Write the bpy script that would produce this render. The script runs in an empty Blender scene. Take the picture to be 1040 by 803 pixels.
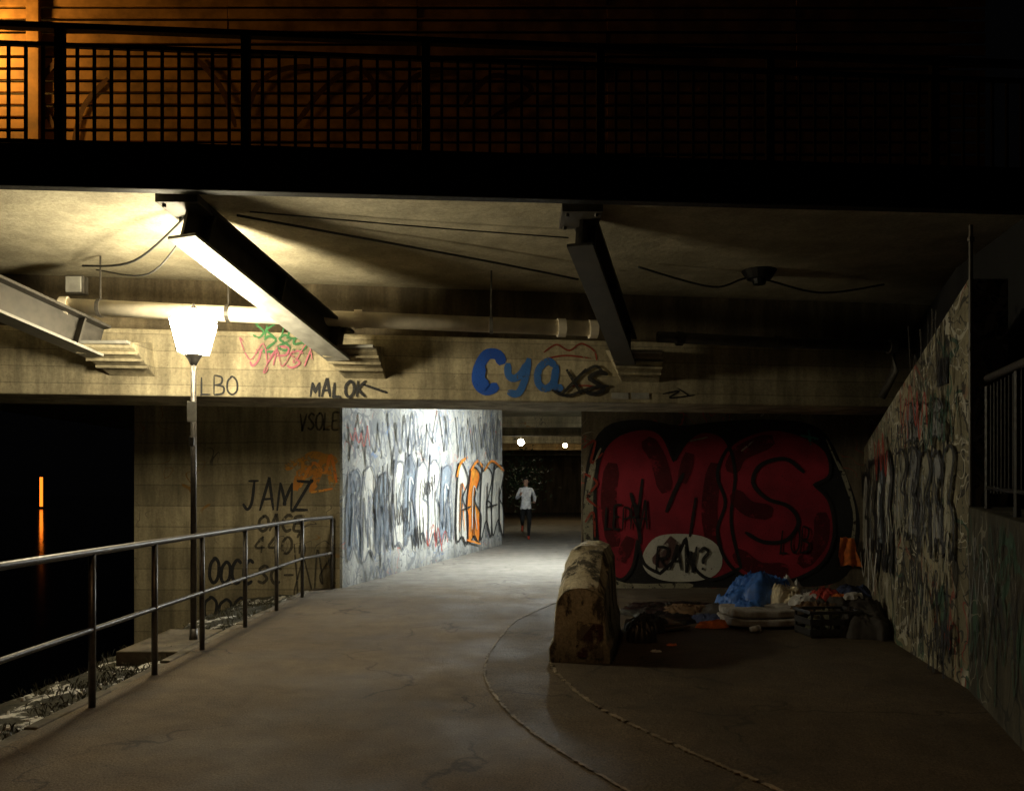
import bpy, bmesh, math, random
from mathutils import Vector, Matrix, noise
random.seed(7)
F=850.0; HZ=495.0; CX=520.0; CH=1.5
scene=bpy.context.scene; col=scene.collection
V=Vector
# ------------------------------------------------------------------ helpers
class MB:
    def __init__(s): s.v=[]; s.f=[]; s.m=[]
    def add(s,vs,fs,mi=0):
        o=len(s.v); s.v+= [tuple(x) for x in vs]; s.f+=[tuple(i+o for i in f) for f in fs]; s.m+=[mi]*len(fs); return s
    def box(s,c,d,rz=0,mat=None,mi=0):
        c=V(c); R=Matrix.Rotation(rz,3,'Z') if mat is None else mat
        vs=[c+R@V((x*d[0]/2,y*d[1]/2,z*d[2]/2)) for x in(-1,1) for y in(-1,1) for z in(-1,1)]
        return s.add(vs,[(0,1,3,2),(4,6,7,5),(0,4,5,1),(2,3,7,6),(0,2,6,4),(1,5,7,3)],mi)
    def prism(s,plan,z0,z1,mi=0):
        n=len(plan); a=z0 if isinstance(z0,(list,tuple)) else [z0]*n; b=z1 if isinstance(z1,(list,tuple)) else [z1]*n
        vs=[(p[0],p[1],a[i]) for i,p in enumerate(plan)]+[(p[0],p[1],b[i]) for i,p in enumerate(plan)]
        fs=[tuple(range(n-1,-1,-1)),tuple(range(n,2*n))]+[(i,(i+1)%n,n+(i+1)%n,n+i) for i in range(n)]
        return s.add(vs,fs,mi)
    def tube(s,pts,r,seg=10,caps=True,mi=0):
        pts=[V(p) for p in pts]; n=len(pts); rs=r if isinstance(r,(list,tuple)) else [r]*n
        vs=[]
        for i,p in enumerate(pts):
            d=(pts[min(i+1,n-1)]-pts[max(i-1,0)]).normalized()
            a=d.cross(V((0,0,1)));
            if a.length<.05: a=d.cross(V((0,1,0)))
            a.normalize(); b=d.cross(a)
            for k in range(seg):
                t=2*math.pi*k/seg; vs.append(p+(a*math.cos(t)+b*math.sin(t))*rs[i])
        fs=[(i*seg+k,i*seg+(k+1)%seg,(i+1)*seg+(k+1)%seg,(i+1)*seg+k) for i in range(n-1) for k in range(seg)]
        if caps: fs+=[tuple(range(seg-1,-1,-1)),tuple(range((n-1)*seg,n*seg))]
        return s.add(vs,fs,mi)
    def build(s,name,mats,parent=None,smooth=False,bevel=0,recalc=True):
        me=bpy.data.meshes.new(name); me.from_pydata(s.v,[],s.f)
        if not isinstance(mats,(list,tuple)): mats=[mats]
        for m in mats: me.materials.append(m)
        for p,mi in zip(me.polygons,s.m): p.material_index=mi; p.use_smooth=smooth
        if recalc:
            b=bmesh.new(); b.from_mesh(me); bmesh.ops.recalc_face_normals(b,faces=b.faces); b.to_mesh(me); b.free()
        o=bpy.data.objects.new(name,me); col.objects.link(o)
        if parent: o.parent=parent
        if bevel:
            md=o.modifiers.new('bevel','BEVEL'); md.width=bevel; md.segments=2; md.limit_method='ANGLE'
        return o
def tag(o,label=None,cat=None,group=None,kind=None):
    if label:o['label']=label
    if cat:o['category']=cat
    if group:o['group']=group
    if kind:o['kind']=kind
    return o
def empty(name,label,cat,loc=(0,0,0),rz=0,group=None):
    o=bpy.data.objects.new(name,None); col.objects.link(o); o.location=loc; o.rotation_euler=(0,0,rz)
    return tag(o,label,cat,group)
def struct(o): o['kind']='structure'; return o

# ------------------------------------------------------------------ materials
def newmat(name):
    m=bpy.data.materials.new(name); m.use_nodes=True; nt=m.node_tree; nt.nodes.clear()
    out=nt.nodes.new('ShaderNodeOutputMaterial'); b=nt.nodes.new('ShaderNodeBsdfPrincipled')
    nt.links.new(b.outputs[0],out.inputs[0]); return m,nt,b,out
class N:
    def __init__(s,nt): s.nt=nt; g=nt.nodes.new('ShaderNodeNewGeometry'); s.pos=g.outputs['Position']
    def L(s,a,b): s.nt.links.new(a,b)
    def mapv(s,sc,loc=(0,0,0)):
        n=s.nt.nodes.new('ShaderNodeMapping'); n.inputs['Scale'].default_value=sc; n.inputs['Location'].default_value=loc
        s.L(s.pos,n.inputs[0]); return n.outputs[0]
    def noise(s,scale,detail=4,rough=.55,vec=None,dist=0):
        n=s.nt.nodes.new('ShaderNodeTexNoise'); n.inputs['Scale'].default_value=scale; n.inputs['Detail'].default_value=detail
        n.inputs['Roughness'].default_value=rough; n.inputs['Distortion'].default_value=dist
        s.L(vec or s.pos,n.inputs['Vector']); return n.outputs['Fac']
    def ramp(s,fac,stops):
        n=s.nt.nodes.new('ShaderNodeValToRGB'); e=n.color_ramp.elements
        while len(e)<len(stops): e.new(.5)
        for i,(p,c) in enumerate(stops):
            e[i].position=p; e[i].color=(c,c,c,1) if isinstance(c,(int,float)) else (*c,1)
        s.L(fac,n.inputs[0]); return n.outputs[0]
    def mix(s,fac,a,b,mode='MIX'):
        n=s.nt.nodes.new('ShaderNodeMix'); n.data_type='RGBA'; n.blend_type=mode
        for sock,v in ((n.inputs[0],fac),(n.inputs[6],a),(n.inputs[7],b)):
            if hasattr(v,'is_linked'): s.L(v,sock)
            elif isinstance(v,(int,float)): sock.default_value=v if sock==n.inputs[0] else (v,v,v,1)
            else: sock.default_value=(*v,1)
        return n.outputs[2]
    def math(s,op,a,b=0):
        n=s.nt.nodes.new('ShaderNodeMath'); n.operation=op
        for i,v in enumerate((a,b)):
            if hasattr(v,'is_linked'): s.L(v,n.inputs[i])
            else: n.inputs[i].default_value=v
        return n.outputs[0]
    def bump(s,h,strength,dist,b):
        n=s.nt.nodes.new('ShaderNodeBump'); n.inputs['Strength'].default_value=strength; n.inputs['Distance'].default_value=dist
        s.L(h,n.inputs['Height']); s.L(n.outputs[0],b.inputs['Normal'])
def concrete(name,c1,c2,stain=.6,boards=0,rough=.9,bump=.5,scrib=None,low=None):
    m,nt,b,out=newmat(name); n=N(nt)
    base=n.mix(n.ramp(n.noise(1.3,5),[(.35,0),(.65,1)]),c1,c2)
    fine=n.ramp(n.noise(28,4,.7),[(.3,.72),(.7,1.12)])
    base=n.mix(1,base,fine,'MULTIPLY')
    st=n.ramp(n.noise(2.2,5,.65,n.mapv((1.6,1.6,.22))),[(.42,1-stain),(.6,1)])
    base=n.mix(1,base,st,'MULTIPLY')
    pits=n.ramp(n.noise(60,2,.5),[(.26,.45),(.34,1)])
    base=n.mix(1,base,pits,'MULTIPLY')
    h=n.math('ADD',n.noise(14,5,.65),n.math('MULTIPLY',pits,.3))
    if boards:
        sx=nt.nodes.new('ShaderNodeSeparateXYZ'); n.L(n.pos,sx.inputs[0])
        z=n.math('ADD',n.math('MULTIPLY',sx.outputs[2],boards),n.math('MULTIPLY',n.noise(.6,1),.15))
        fr=n.math('FRACT',z)
        ln=n.ramp(fr,[(0,.45),(.05,1),(.96,1),(1,.5)])
        base=n.mix(.75,base,n.mix(1,base,ln,'MULTIPLY'))
        wn=nt.nodes.new('ShaderNodeTexWhiteNoise'); wn.noise_dimensions='1D'; n.L(n.math('FLOOR',z),wn.inputs['W'])
        tone=n.ramp(wn.outputs[0],[(0,.78),(1,1.1)])
        base=n.mix(1,base,tone,'MULTIPLY'); h=n.math('ADD',h,ln)
    if scrib:
        for i,(c,sc,w,cov) in enumerate(scrib):
            vec=n.mapv((1,1,1),(i*13.7,i*7.1,i*3.3))
            f=n.noise(sc,1.5,.5,vec,.6)
            d=n.math('ABSOLUTE',n.math('SUBTRACT',f,.5))
            line=n.math('LESS_THAN',d,w)
            mask=n.ramp(n.noise(.9,2,.5,n.mapv((1,1,1),(i*5.1+2,i*9.3,1))),[(cov,0),(cov+.05,1)])
            k=n.math('MULTIPLY',n.math('MULTIPLY',line,mask),.85)
            base=n.mix(k,base,c)
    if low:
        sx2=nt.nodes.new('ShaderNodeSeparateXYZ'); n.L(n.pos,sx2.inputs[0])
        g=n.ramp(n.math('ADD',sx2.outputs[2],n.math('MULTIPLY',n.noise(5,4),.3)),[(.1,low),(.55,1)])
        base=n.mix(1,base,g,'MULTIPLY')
    n.L(base,b.inputs['Base Color']); b.inputs['Roughness'].default_value=rough
    n.bump(h,bump,.01,b); return m
def simple(name,c,rough=.6,metal=0,var=.3,scale=20,bump=.15,c2=None):
    m,nt,b,out=newmat(name); n=N(nt)
    f=n.noise(scale,4,.6)
    base=n.mix(n.ramp(f,[(.35,0),(.65,1)]),tuple(x*(1-var) for x in c),c2 or c)
    n.L(base,b.inputs['Base Color']); n.L(n.ramp(f,[(.3,max(0,rough-.12)),(.7,min(1,rough+.12))]),b.inputs['Roughness'])
    b.inputs['Metallic'].default_value=metal
    if bump: n.bump(n.noise(scale*2,4),bump,.004,b)
    return m
def emis(name,c,s):
    m=bpy.data.materials.new(name); m.use_nodes=True; nt=m.node_tree; nt.nodes.clear()
    out=nt.nodes.new('ShaderNodeOutputMaterial'); e=nt.nodes.new('ShaderNodeEmission')
    e.inputs[0].default_value=(*c,1); e.inputs[1].default_value=s; nt.links.new(e.outputs[0],out.inputs[0]); return m
def paint(name,c,c2=None,wear=.42,sc=9,rough=.7,op=.95):
    m,nt,b,out=newmat(name); n=N(nt)
    base=n.mix(n.ramp(n.noise(2.3,3),[(.35,0),(.65,1)]),c,c2 or tuple(x*.7 for x in c))
    n.L(base,b.inputs['Base Color']); b.inputs['Roughness'].default_value=rough
    t=nt.nodes.new('ShaderNodeBsdfTransparent'); mx=nt.nodes.new('ShaderNodeMixShader')
    a=n.math('MULTIPLY',n.ramp(n.noise(sc,6,.72),[(wear-.08,0),(wear,1)]),n.ramp(n.noise(70,3,.6),[(.28,.3*op),(.4,op)]))
    n.L(a,mx.inputs[0]); n.L(t.outputs[0],mx.inputs[1]); n.L(b.outputs[0],mx.inputs[2]); n.L(mx.outputs[0],out.inputs[0])
    return m
M={}
M['beam']=concrete('board marked concrete',(.38,.32,.2),(.54,.47,.31),.45,5.2)
M['web']=concrete('shaded recess concrete',(.17,.13,.075),(.26,.21,.13),.5,0)  # recess shade put into a darker concrete colour
M['soffit']=concrete('soffit concrete',(.42,.37,.25),(.58,.52,.37),.22,0,bump=.9)
M['abut']=concrete('stained concrete',(.36,.3,.18),(.5,.42,.26),.45,3.2,scrib=[((.06,.05,.04),2.6,.006,.54),((.25,.12,.02),2.0,.006,.6)])
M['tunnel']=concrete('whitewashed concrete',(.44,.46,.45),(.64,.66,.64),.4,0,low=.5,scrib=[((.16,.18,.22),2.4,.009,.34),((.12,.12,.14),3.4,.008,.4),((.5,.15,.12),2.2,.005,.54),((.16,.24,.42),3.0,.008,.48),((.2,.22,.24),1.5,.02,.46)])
M['mswall']=concrete('dark painted concrete',(.17,.14,.1),(.28,.23,.17),.5,0,scrib=[((.4,.06,.05),3.0,.008,.48),((.45,.45,.4),3.6,.006,.5)])
WS=[((.02,.02,.02),2.4,.016,.36),((.04,.1,.07),1.8,.02,.48),((.25,.05,.035),2.6,.012,.53),((.5,.48,.4),2.2,.018,.45),((.02,.02,.02),5.5,.014,.38),((.5,.48,.4),4.6,.01,.46)]
M['wing']=concrete('painted wing wall concrete',(.27,.24,.155),(.4,.36,.24),.5,0,scrib=WS)
M['low']=concrete('darker painted concrete',(.07,.065,.042),(.12,.11,.075),.6,0,scrib=[((.015,.015,.015),2.4,.02,.4),((.03,.08,.05),1.8,.03,.46),((.2,.19,.15),2.8,.012,.48)])  # base colour darker than the wing wall
M['dark']=concrete('concrete coloured black for shade',(.006,.006,.005),(.012,.011,.01),.5)  # near-black colour stands for the unlit dark behind the wing wall
M['steel']=simple('painted dark steel',(.1,.09,.075),.5,.3,.5,9)
M['steelL']=simple('pale steel flange paint',(.42,.41,.37),.5,.1,.35,8)
M['steelD']=simple('shaded copy of flange paint',(.085,.08,.07),.6,.1,.5,8)  # darkened copy of the pale flange paint, strut shade put into its colour
M['rail']=simple('galvanised rail steel',(.12,.11,.1),.42,.6,.4,30)
M['black']=simple('black painted metal',(.012,.011,.01),.5,.3,.4,30)
M['pipe']=simple('pale drain pipe plastic',(.78,.7,.55),.5,0,.25,6)
M['timber']=simple('timber planks',(.5,.3,.12),.7,0,.6,3,.4)
M['cable']=simple('black cable rubber',(.03,.03,.028),.6)

# ------------------------------------------------------------------ walls frame & graffiti
class Wall:
    def __init__(s,p0,p1,ani=1):
        s.p0=V(p0); s.u=(V(p1)-V(p0)).normalized(); s.n=V((-s.u.y,s.u.x)); s.ani=ani
        if s.n.dot(-s.p0)<0: s.n=-s.n
    def uv(s,px,py):
        d=V(((px-CX)/F,1.0))
        det=s.u.x*(-d.y)-(-d.x)*s.u.y
        a=((-s.p0.x)*(-d.y)-(-d.x)*(-s.p0.y))/det
        t=(s.u.x*(-s.p0.y)-s.u.y*(-s.p0.x))/det
        return V((a,CH+(HZ-py)/F*t))
    def P(s,q,off): 
        w=s.p0+s.u*q[0]+s.n*off; return V((w.x,w.y,q[1]))
def smooth_pts(p,closed=False,k=6):
    n=len(p)
    if n<3 and not closed: return [p[0].lerp(p[1],i/3) for i in range(4)]
    out=[]
    rng=range(n) if closed else range(n-1)
    for i in rng:
        if closed: a,b,c,d=p[(i-1)%n],p[i],p[(i+1)%n],p[(i+2)%n]
        else: a,b,c,d=p[max(i-1,0)],p[i],p[i+1],p[min(i+2,n-1)]
        if (c-b).length<1e-5: continue
        for j in range(k):
            t=j/k
            out.append(.5*((2*b)+(c-a)*t+(2*a-5*b+4*c-d)*t*t+(3*b-a-3*c+d)*t**3))
    if not closed: out.append(p[-1])
    return out
def ribbon(mb,w,pts,width,off,closed=False,k=6):
    p=smooth_pts(pts,closed,k)
    if closed: p.append(p[0])
    n=len(p); vs=[]
    for i in range(n):
        a=p[max(i-1,0)]; b=p[min(i+1,n-1)]
        if closed and i in(0,n-1): a=p[n-2]; b=p[1]
        d=(b-a)
        if d.length<1e-6: d=V((1,0))
        d=V((d.x/w.ani,d.y)).normalized(); q=V((-d.y*w.ani,d.x)); o=off+.0008*i/n
        ww=width/2*(1 if closed else (.55+.45*min(1,min(i,n-1-i)/2)))
        vs+= [w.P(p[i]+q*ww,o),w.P(p[i]-q*ww,o)]
    mb.add(vs,[(2*i,2*i+1,2*i+3,2*i+2) for i in range(n-1)])
def pxs(w,l): return [w.uv(*q) for q in l]
def graf(parent,w,name,mat,strokes=(),width=.03,fills=(),off=.004,closed=False,label=None):
    mb=MB()
    for i,s in enumerate(strokes): ribbon(mb,w,pxs(w,s),width,off+.0011*(i%12),closed)
    for i,s in enumerate(fills):
        p=smooth_pts(pxs(w,s),True,4); mb.add([w.P(q,off+.0011*(i%12)) for q in p],[tuple(range(len(p)))])
    o=mb.build(name,mat,parent,recalc=False)
    if label:o['label']=label
    return o
FONT={'A':[[(0,0),(.45,1),(.55,1),(1,0)],[(.15,.38),(.85,.4)]],'B':[[(0,0),(0,1)],[(0,1),(.75,.9),(.7,.58),(.05,.5)],[(.05,.5),(.9,.4),(.85,.08),(0,0)]],
'C':[[(1,.85),(.55,1),(.08,.7),(.08,.3),(.5,0),(1,.12)]],'D':[[(0,0),(0,1)],[(0,1),(.8,.85),(.95,.4),(.6,.05),(0,0)]],
'E':[[(1,1),(.05,.97),(0,.5),(.05,.02),(1,0)],[(0,.5),(.75,.52)]],'F':[[(1,1),(.05,.97),(0,.5),(0,0)],[(0,.52),(.75,.54)]],
'I':[[(.5,0),(.5,1)]],'J':[[(.25,1),(1,1)],[(.7,1),(.68,.25),(.4,0),(.05,.2)]],'K':[[(0,0),(0,1)],[(.9,1),(.05,.48),(.05,.46),(1,0)]],'L':[[(0,1),(0,.05),(.05,.02),(.9,0)]],
'M':[[(0,0),(.08,1)],[(.08,1),(.5,.3),(.5,.3),(.92,1)],[(.92,1),(1,0)]],'O':[[(.5,1),(.05,.75),(.05,.25),(.5,0),(.95,.25),(.95,.75),(.55,1.0),(.3,.95)]],
'P':[[(0,0),(0,1)],[(0,1),(.85,.9),(.85,.55),(0,.45)]],'R':[[(0,0),(0,1)],[(0,1),(.85,.9),(.8,.55),(0,.48)],[(.2,.48),(1,0)]],
'S':[[(.95,.88),(.5,1),(.08,.78),(.5,.52),(.92,.25),(.5,0),(.02,.12)]],'T':[[(0,1),(1,1)],[(.5,1),(.5,0)]],
'V':[[(0,1),(.5,0),(.5,0),(1,1)]],'X':[[(0,1),(1,0)],[(1,1),(0,0)]],'Y':[[(0,1),(.5,.5)],[(1,1),(.4,0)]],'Z':[[(0,1),(1,.98),(1,.98),(.02,.02),(.02,.02),(1,0)]],
'W':[[(0,1),(.22,0),(.22,0),(.5,.7),(.5,.7),(.78,0),(.78,0),(1,1)]],'N':[[(0,0),(0,1)],[(0,1),(1,0)],[(1,0),(1,1)]],'?':[[(0,.8),(.4,1),(.8,.8),(.4,.5),(.4,.25)],[(.4,.1),(.42,.0)]],
'0':[[(.5,1),(.1,.7),(.1,.25),(.5,0),(.9,.25),(.9,.75),(.5,1)]],'1':[[(.2,.75),(.55,1),(.55,0)]],'2':[[(.05,.75),(.45,1),(.9,.75),(.1,.02),(1,0)]],'4':[[(.7,0),(.7,1)],[(.7,1),(.05,.35),(1,.35)]],
'5':[[(.9,1),(.15,1),(.1,.55),(.7,.6),(.9,.25),(.5,0),(.05,.12)]],'8':[[(.5,.52),(.12,.75),(.5,1),(.88,.75),(.5,.52),(.06,.25),(.5,0),(.94,.25),(.5,.52)]],'-':[[(0,.5),(1,.5)]],
'c':[[(.95,.72),(.75,1),(.3,1),(.02,.6),(.05,.2),(.4,-.02),(.85,.12)]],
'y':[[(.02,.85),(.05,.5),(.3,.35),(.62,.5),(.85,.85)],[(.88,1),(.8,.3),(.55,-.12),(.1,-.08)]],
'a':[[(.8,.7),(.45,.85),(.1,.6),(.1,.2),(.45,.0),(.78,.25),(.82,.75)],[(.82,.75),(.8,.2),(.95,.0),(1.15,.1)]]}
def word(parent,w,txt,x0,y0,x1,y1,mat,width,slant=.12,jit=.06,off=.004,name='graffiti_tag',label=None,rise=0,wide=.82):
    rnd=random.Random(sum(map(ord,txt))); n=len(txt); cw=(x1-x0)/n; mb=MB(); i2=0
    for i,ch in enumerate(txt):
        hh=(y0-y1)*(1+rnd.uniform(-.1,.1)); bx=x0+i*cw+rnd.uniform(-.04,.04)*cw; by=y0-rise*i/n+rnd.uniform(-jit,jit)*hh*.6
        for st in FONT.get(ch,[]):
            l=[(bx+cw*(wide*px+slant*py)+rnd.uniform(-jit,jit)*cw*.5, by-hh*(py+rnd.uniform(-jit,jit)*.5)) for px,py in st]
            ribbon(mb,w,pxs(w,l),width,off+.0011*(i2%10),k=5); i2+=1
    o=mb.build(name,mat,parent,recalc=False)
    if label:o['label']=label
    return o
def scrawl(parent,w,x0,y0,x1,y1,n,seed,mat,width,off=.03):
    r=random.Random(seed); l=[]
    for i in range(n):
        t=i/(n-1); x=x0+(x1-x0)*(t+r.uniform(-.05,.05)-.04*(i%3==1)); y=(y0 if i%2 else y1)+(y1-y0)*r.uniform(-.3,.3)*(1 if i%2 else -1)
        l.append((x,y))
        if r.random()<.4: l.append((x+(x1-x0)*r.uniform(-.08,.04),y+(y0-y1)*r.uniform(-.25,.25)))
    return graf(parent,w,'graffiti_tag',mat,[l],width,off=off)
P={'black':paint('black spray paint',(.015,.015,.018),wear=.36),'solid':paint('solid black marker paint',(.012,.012,.014),wear=.2),'faint':paint('faded black spray paint',(.04,.035,.03),wear=.42,op=.7),'blue':paint('blue spray paint',(.02,.12,.62),(.02,.09,.5),wear=.36),'blue2':paint('lighter blue spray paint',(.05,.2,.6),(.04,.16,.5),wear=.42,op=.85),'green':paint('green spray paint',(.04,.2,.06),wear=.42),
'pink':paint('pink spray paint',(.5,.14,.2),wear=.45),'orange':paint('orange spray paint',(.8,.2,.02),(.7,.3,.04),wear=.42),'yellow':paint('yellow orange spray paint',(.75,.36,.05),(.8,.28,.03),wear=.5,op=.7),
'red':paint('faded mural red paint',(.40,.024,.05),(.25,.016,.035),wear=.3,rough=.75,op=.9),
'dred':paint('dark red paint',(.1,.007,.014),wear=.44,sc=4,op=.7),'white':paint('white spray paint',(.7,.7,.66),(.55,.56,.52),wear=.38),'bone':paint('dull cream spray paint',(.42,.4,.31),(.3,.29,.22),wear=.46,op=.85),'silver':paint('silver grey spray paint',(.3,.31,.32),wear=.46,op=.85),
'grey':paint('pale grey line paint',(.14,.16,.2),wear=.42,op=.8),'dgreen':paint('dark green spray paint',(.025,.08,.05),wear=.44,op=.85),
'teal':paint('teal spray paint',(.03,.28,.22),wear=.46),'redl':paint('red line spray paint',(.4,.05,.03),wear=.45,op=.85),'purple':paint('violet spray paint',(.12,.08,.2),wear=.42),'lblue':paint('pale blue spray paint',(.3,.38,.48),wear=.46,op=.6)}

# ------------------------------------------------------------------ ground
def ground_mat(k=1.0,name='worn asphalt',lamplit=0):
    m,nt,b,out=newmat(name); n=N(nt)
    c1=(.092*k,.068*k,.041*k); c2=(.18*k,.138*k,.088*k)
    base=n.mix(n.ramp(n.noise(.55,5,.6),[(.36,0),(.64,1)]),c1,c2)
    if lamplit:
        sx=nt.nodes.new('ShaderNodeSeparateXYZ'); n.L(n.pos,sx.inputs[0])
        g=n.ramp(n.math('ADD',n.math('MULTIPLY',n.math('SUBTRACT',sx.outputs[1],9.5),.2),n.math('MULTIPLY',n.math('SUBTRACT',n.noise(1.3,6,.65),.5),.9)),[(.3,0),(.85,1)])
        base=n.mix(g,base,(.19,.18,.16))  # lamplight at the tunnel mouth put into a paler floor colour
    base=n.mix(1,base,n.ramp(n.noise(3.5,6,.7),[(.3,.68),(.7,1.2)]),'MULTIPLY')
    base=n.mix(1,base,n.ramp(n.noise(85,3,.7),[(.3,.35),(.7,1.6)]),'MULTIPLY')
    vo=nt.nodes.new('ShaderNodeTexVoronoi'); vo.feature='DISTANCE_TO_EDGE'; vo.inputs['Scale'].default_value=.45
    dv=nt.nodes.new('ShaderNodeVectorMath'); dv.operation='ADD'
    nz=nt.nodes.new('ShaderNodeTexNoise'); nz.inputs['Scale'].default_value=2.2; nz.inputs['Detail'].default_value=6; n.L(n.pos,nz.inputs['Vector'])
    n.L(n.pos,dv.inputs[0]); n.L(nz.outputs['Color'],dv.inputs[1]); n.L(dv.outputs[0],vo.inputs['Vector'])
    crack=n.ramp(vo.outputs['Distance'],[(0,.35),(.006,.6),(.013,1)])
    base=n.mix(n.ramp(n.noise(.8,2),[(.46,0),(.54,1)]),base,n.mix(1,base,crack,'MULTIPLY'))
    n.L(base,b.inputs['Base Color'])
    n.L(n.ramp(n.noise(1.1,4),[(.35,.68),(.6,.94)]),b.inputs['Roughness'])
    n.bump(n.math('ADD',n.noise(60,4,.7),n.math('MULTIPLY',n.noise(4,4),1.4)),.85,.016,b)
    return m
mb=MB(); mb.add([(-2.95,-12,0),(140,-12,0),(140,220,0),(-2.95,220,0)],[(0,1,2,3)])
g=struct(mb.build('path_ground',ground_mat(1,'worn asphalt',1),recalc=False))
E1=[(.65,11.1),(.1,9.6),(-.1,8.5),(-.22,7.3),(-.19,6.4),(.06,5.3),(.54,4.18),(1.2,3.0),(2.0,1.6)]
E2=[(1.6,11),(.9,9),(.42,7.6),(.34,6.9),(.55,5.8),(.92,4.9),(1.35,4.05),(2.0,2.8),(2.6,1.6)]
e1=smooth_pts([V(p) for p in E1],k=6); e2=smooth_pts([V(p) for p in E2],k=6)
rr=random.Random(12)
m_=90; mb=MB(); vs=[]
def lerpl(e,t):
    f=t*(len(e)-1); i=min(int(f),len(e)-2); return e[i].lerp(e[i+1],f-i)
for i in range(m_+1):
    a=lerpl(e1,i/m_); b_=lerpl(e2,i/m_); vs+=[(a.x+rr.uniform(-.02,.02),a.y,.004),(b_.x,b_.y,.004)]
mb.add(vs,[(2*i,2*i+1,2*i+3,2*i+2) for i in range(m_)]); struct(mb.build('gutter_strip',ground_mat(.7,'dark asphalt strip'),recalc=False))
mb=MB(); vs=[]
for i,q in enumerate(e2): vs+=[(q.x,q.y,.008),(9,q.y+.001*i,.008)]
mb.add(vs,[(2*i,2*i+1,2*i+3,2*i+2) for i in range(len(e2)-1)]); struct(mb.build('side_pavement',ground_mat(.6,'side asphalt'),recalc=False))
ME=concrete('chipped kerb edge',(.22,.18,.12),(.34,.28,.2),.5,0,bump=1)
for e,wd,z in ((e1,.018,.011),(e2,.024,.015)):
    mb=MB(); rr=random.Random(3); pts=[]
    for i in range(len(e)-1):
        for j in range(8): pts.append(e[i].lerp(e[i+1],j/8))
    run=[]
    def flush(run):
        k=len(run)//4
        if k>1: mb.add(run,[(4*i+j,4*i+4+j,4*i+5+j,4*i+1+j) for i in range(k-1) for j in range(3)])
    for i in range(len(pts)-1):
        if rr.random()<.1 or pts[i].y<2: flush(run); run=[]; continue
        d=(pts[i+1]-pts[i]).normalized(); q=V((-d.y,d.x)); w1=wd*rr.uniform(.25,1)
        c=pts[i]+q*rr.uniform(-.006,.006)
        a=c+q*w1; b_=c-q*w1*rr.uniform(.3,1)
        zz=z*rr.uniform(.95,1.15)
        run+=[(a.x,a.y,.0085),(a.x,a.y,zz),(b_.x,b_.y,zz),(b_.x,b_.y,.0085)]
    flush(run)
    struct(mb.build('kerb_edge',ME,recalc=False))
def bankz(x,y):
    d=-3.0-x
    if d<=0: return -.02
    z=-.05-.1*d-max(0,d-.9)*.78
    return z+(noise.noise(V((x*2.1,y*2.1,0)))*.09+noise.noise(V((x*7,y*7,3)))*.03)*min(1,d*3)
MEB,nt,b,out=newmat('muddy bank with snow'); n=N(nt)
base=n.mix(n.ramp(n.noise(6,6,.7),[(.35,0),(.65,1)]),(.018,.018,.011),(.055,.05,.03))
base=n.mix(n.ramp(n.noise(1.9,8,.68),[(.53,0),(.57,1)]),base,(.6,.59,.55))
n.L(base,b.inputs['Base Color']); b.inputs['Roughness'].default_value=.95; n.bump(n.noise(18,5,.6),.8,.03,b)
mb=MB(); nx,ny=40,200; vs=[]
for j in range(ny+1):
    y=-6+j*.235
    for i in range(nx+1):
        x=-2.97-(i/nx)**1.3*4.2; vs.append((x,y,bankz(x,y)-.01))
mb.add(vs,[(j*(nx+1)+i,j*(nx+1)+i+1,(j+1)*(nx+1)+i+1,(j+1)*(nx+1)+i) for j in range(ny) for i in range(nx)])
struct(mb.build('river_bank',MEB,smooth=True,recalc=False))
MK=concrete('worn kerb concrete',(.14,.115,.08),(.22,.185,.13),.5,0)
mb=MB(); y=1.2; rr=random.Random(8)
while y<12.2:
    mb.box((-2.985+rr.uniform(-.012,.012),y+.49,-.055+rr.uniform(-.012,.006)),(.09,.97,.13),rz=rr.uniform(-.01,.01)); y+=1.0
struct(mb.build('path_kerb',MK,bevel=.012))
mb=MB(); mb.box((-3.32,8.2,-.05),(.56,1.2,.13)); struct(mb.build('lamp_base_slab',MK,bevel=.01))
m,nt,b,out=newmat('dark river water'); n=N(nt); b.inputs['Base Color'].default_value=(.004,.005,.006,1); b.inputs['Roughness'].default_value=.09
n.bump(n.noise(2.2,3,.5,n.mapv((1,.6,1))),.16,.05,b); MW=m
mb=MB(); mb.add([(-260,-20,-1.5),(-3.6,-20,-1.5),(-3.6,300,-1.5),(-260,300,-1.5)],[(0,1,2,3)]); struct(mb.build('water',MW,recalc=False))
MS=simple('old snow',(.7,.69,.65),.8,0,.3,40,.5)
mb=MB(); rr=random.Random(5)
for i in range(160):
    y=rr.uniform(3.4,7.6); x=-3.1-abs(rr.gauss(0,.3))
    if x<-4.4: continue
    z=bankz(x,y)
    r=rr.uniform(.006,.022); sg=7
    vs=[(x+math.cos(a*2*math.pi/sg)*r*rr.uniform(.6,1.3),y+math.sin(a*2*math.pi/sg)*r*rr.uniform(.6,1.5),z-.02) for a in range(sg)]
    vs+=[((v[0]-x)*.6+x,(v[1]-y)*.6+y,z+r*rr.uniform(.1,.3)) for v in vs]
    mb.add(vs,[tuple(range(sg,2*sg))]+[(k,(k+1)%sg,sg+(k+1)%sg,sg+k) for k in range(sg)])
tag(mb.build('snow_lumps',MS),'grey crumbs of old snow scattered along the river bank by the railing','snow',kind='stuff')
MGR=simple('dry grass',(.06,.055,.025),.8,0,.5,12,0)
mb=MB()
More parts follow.
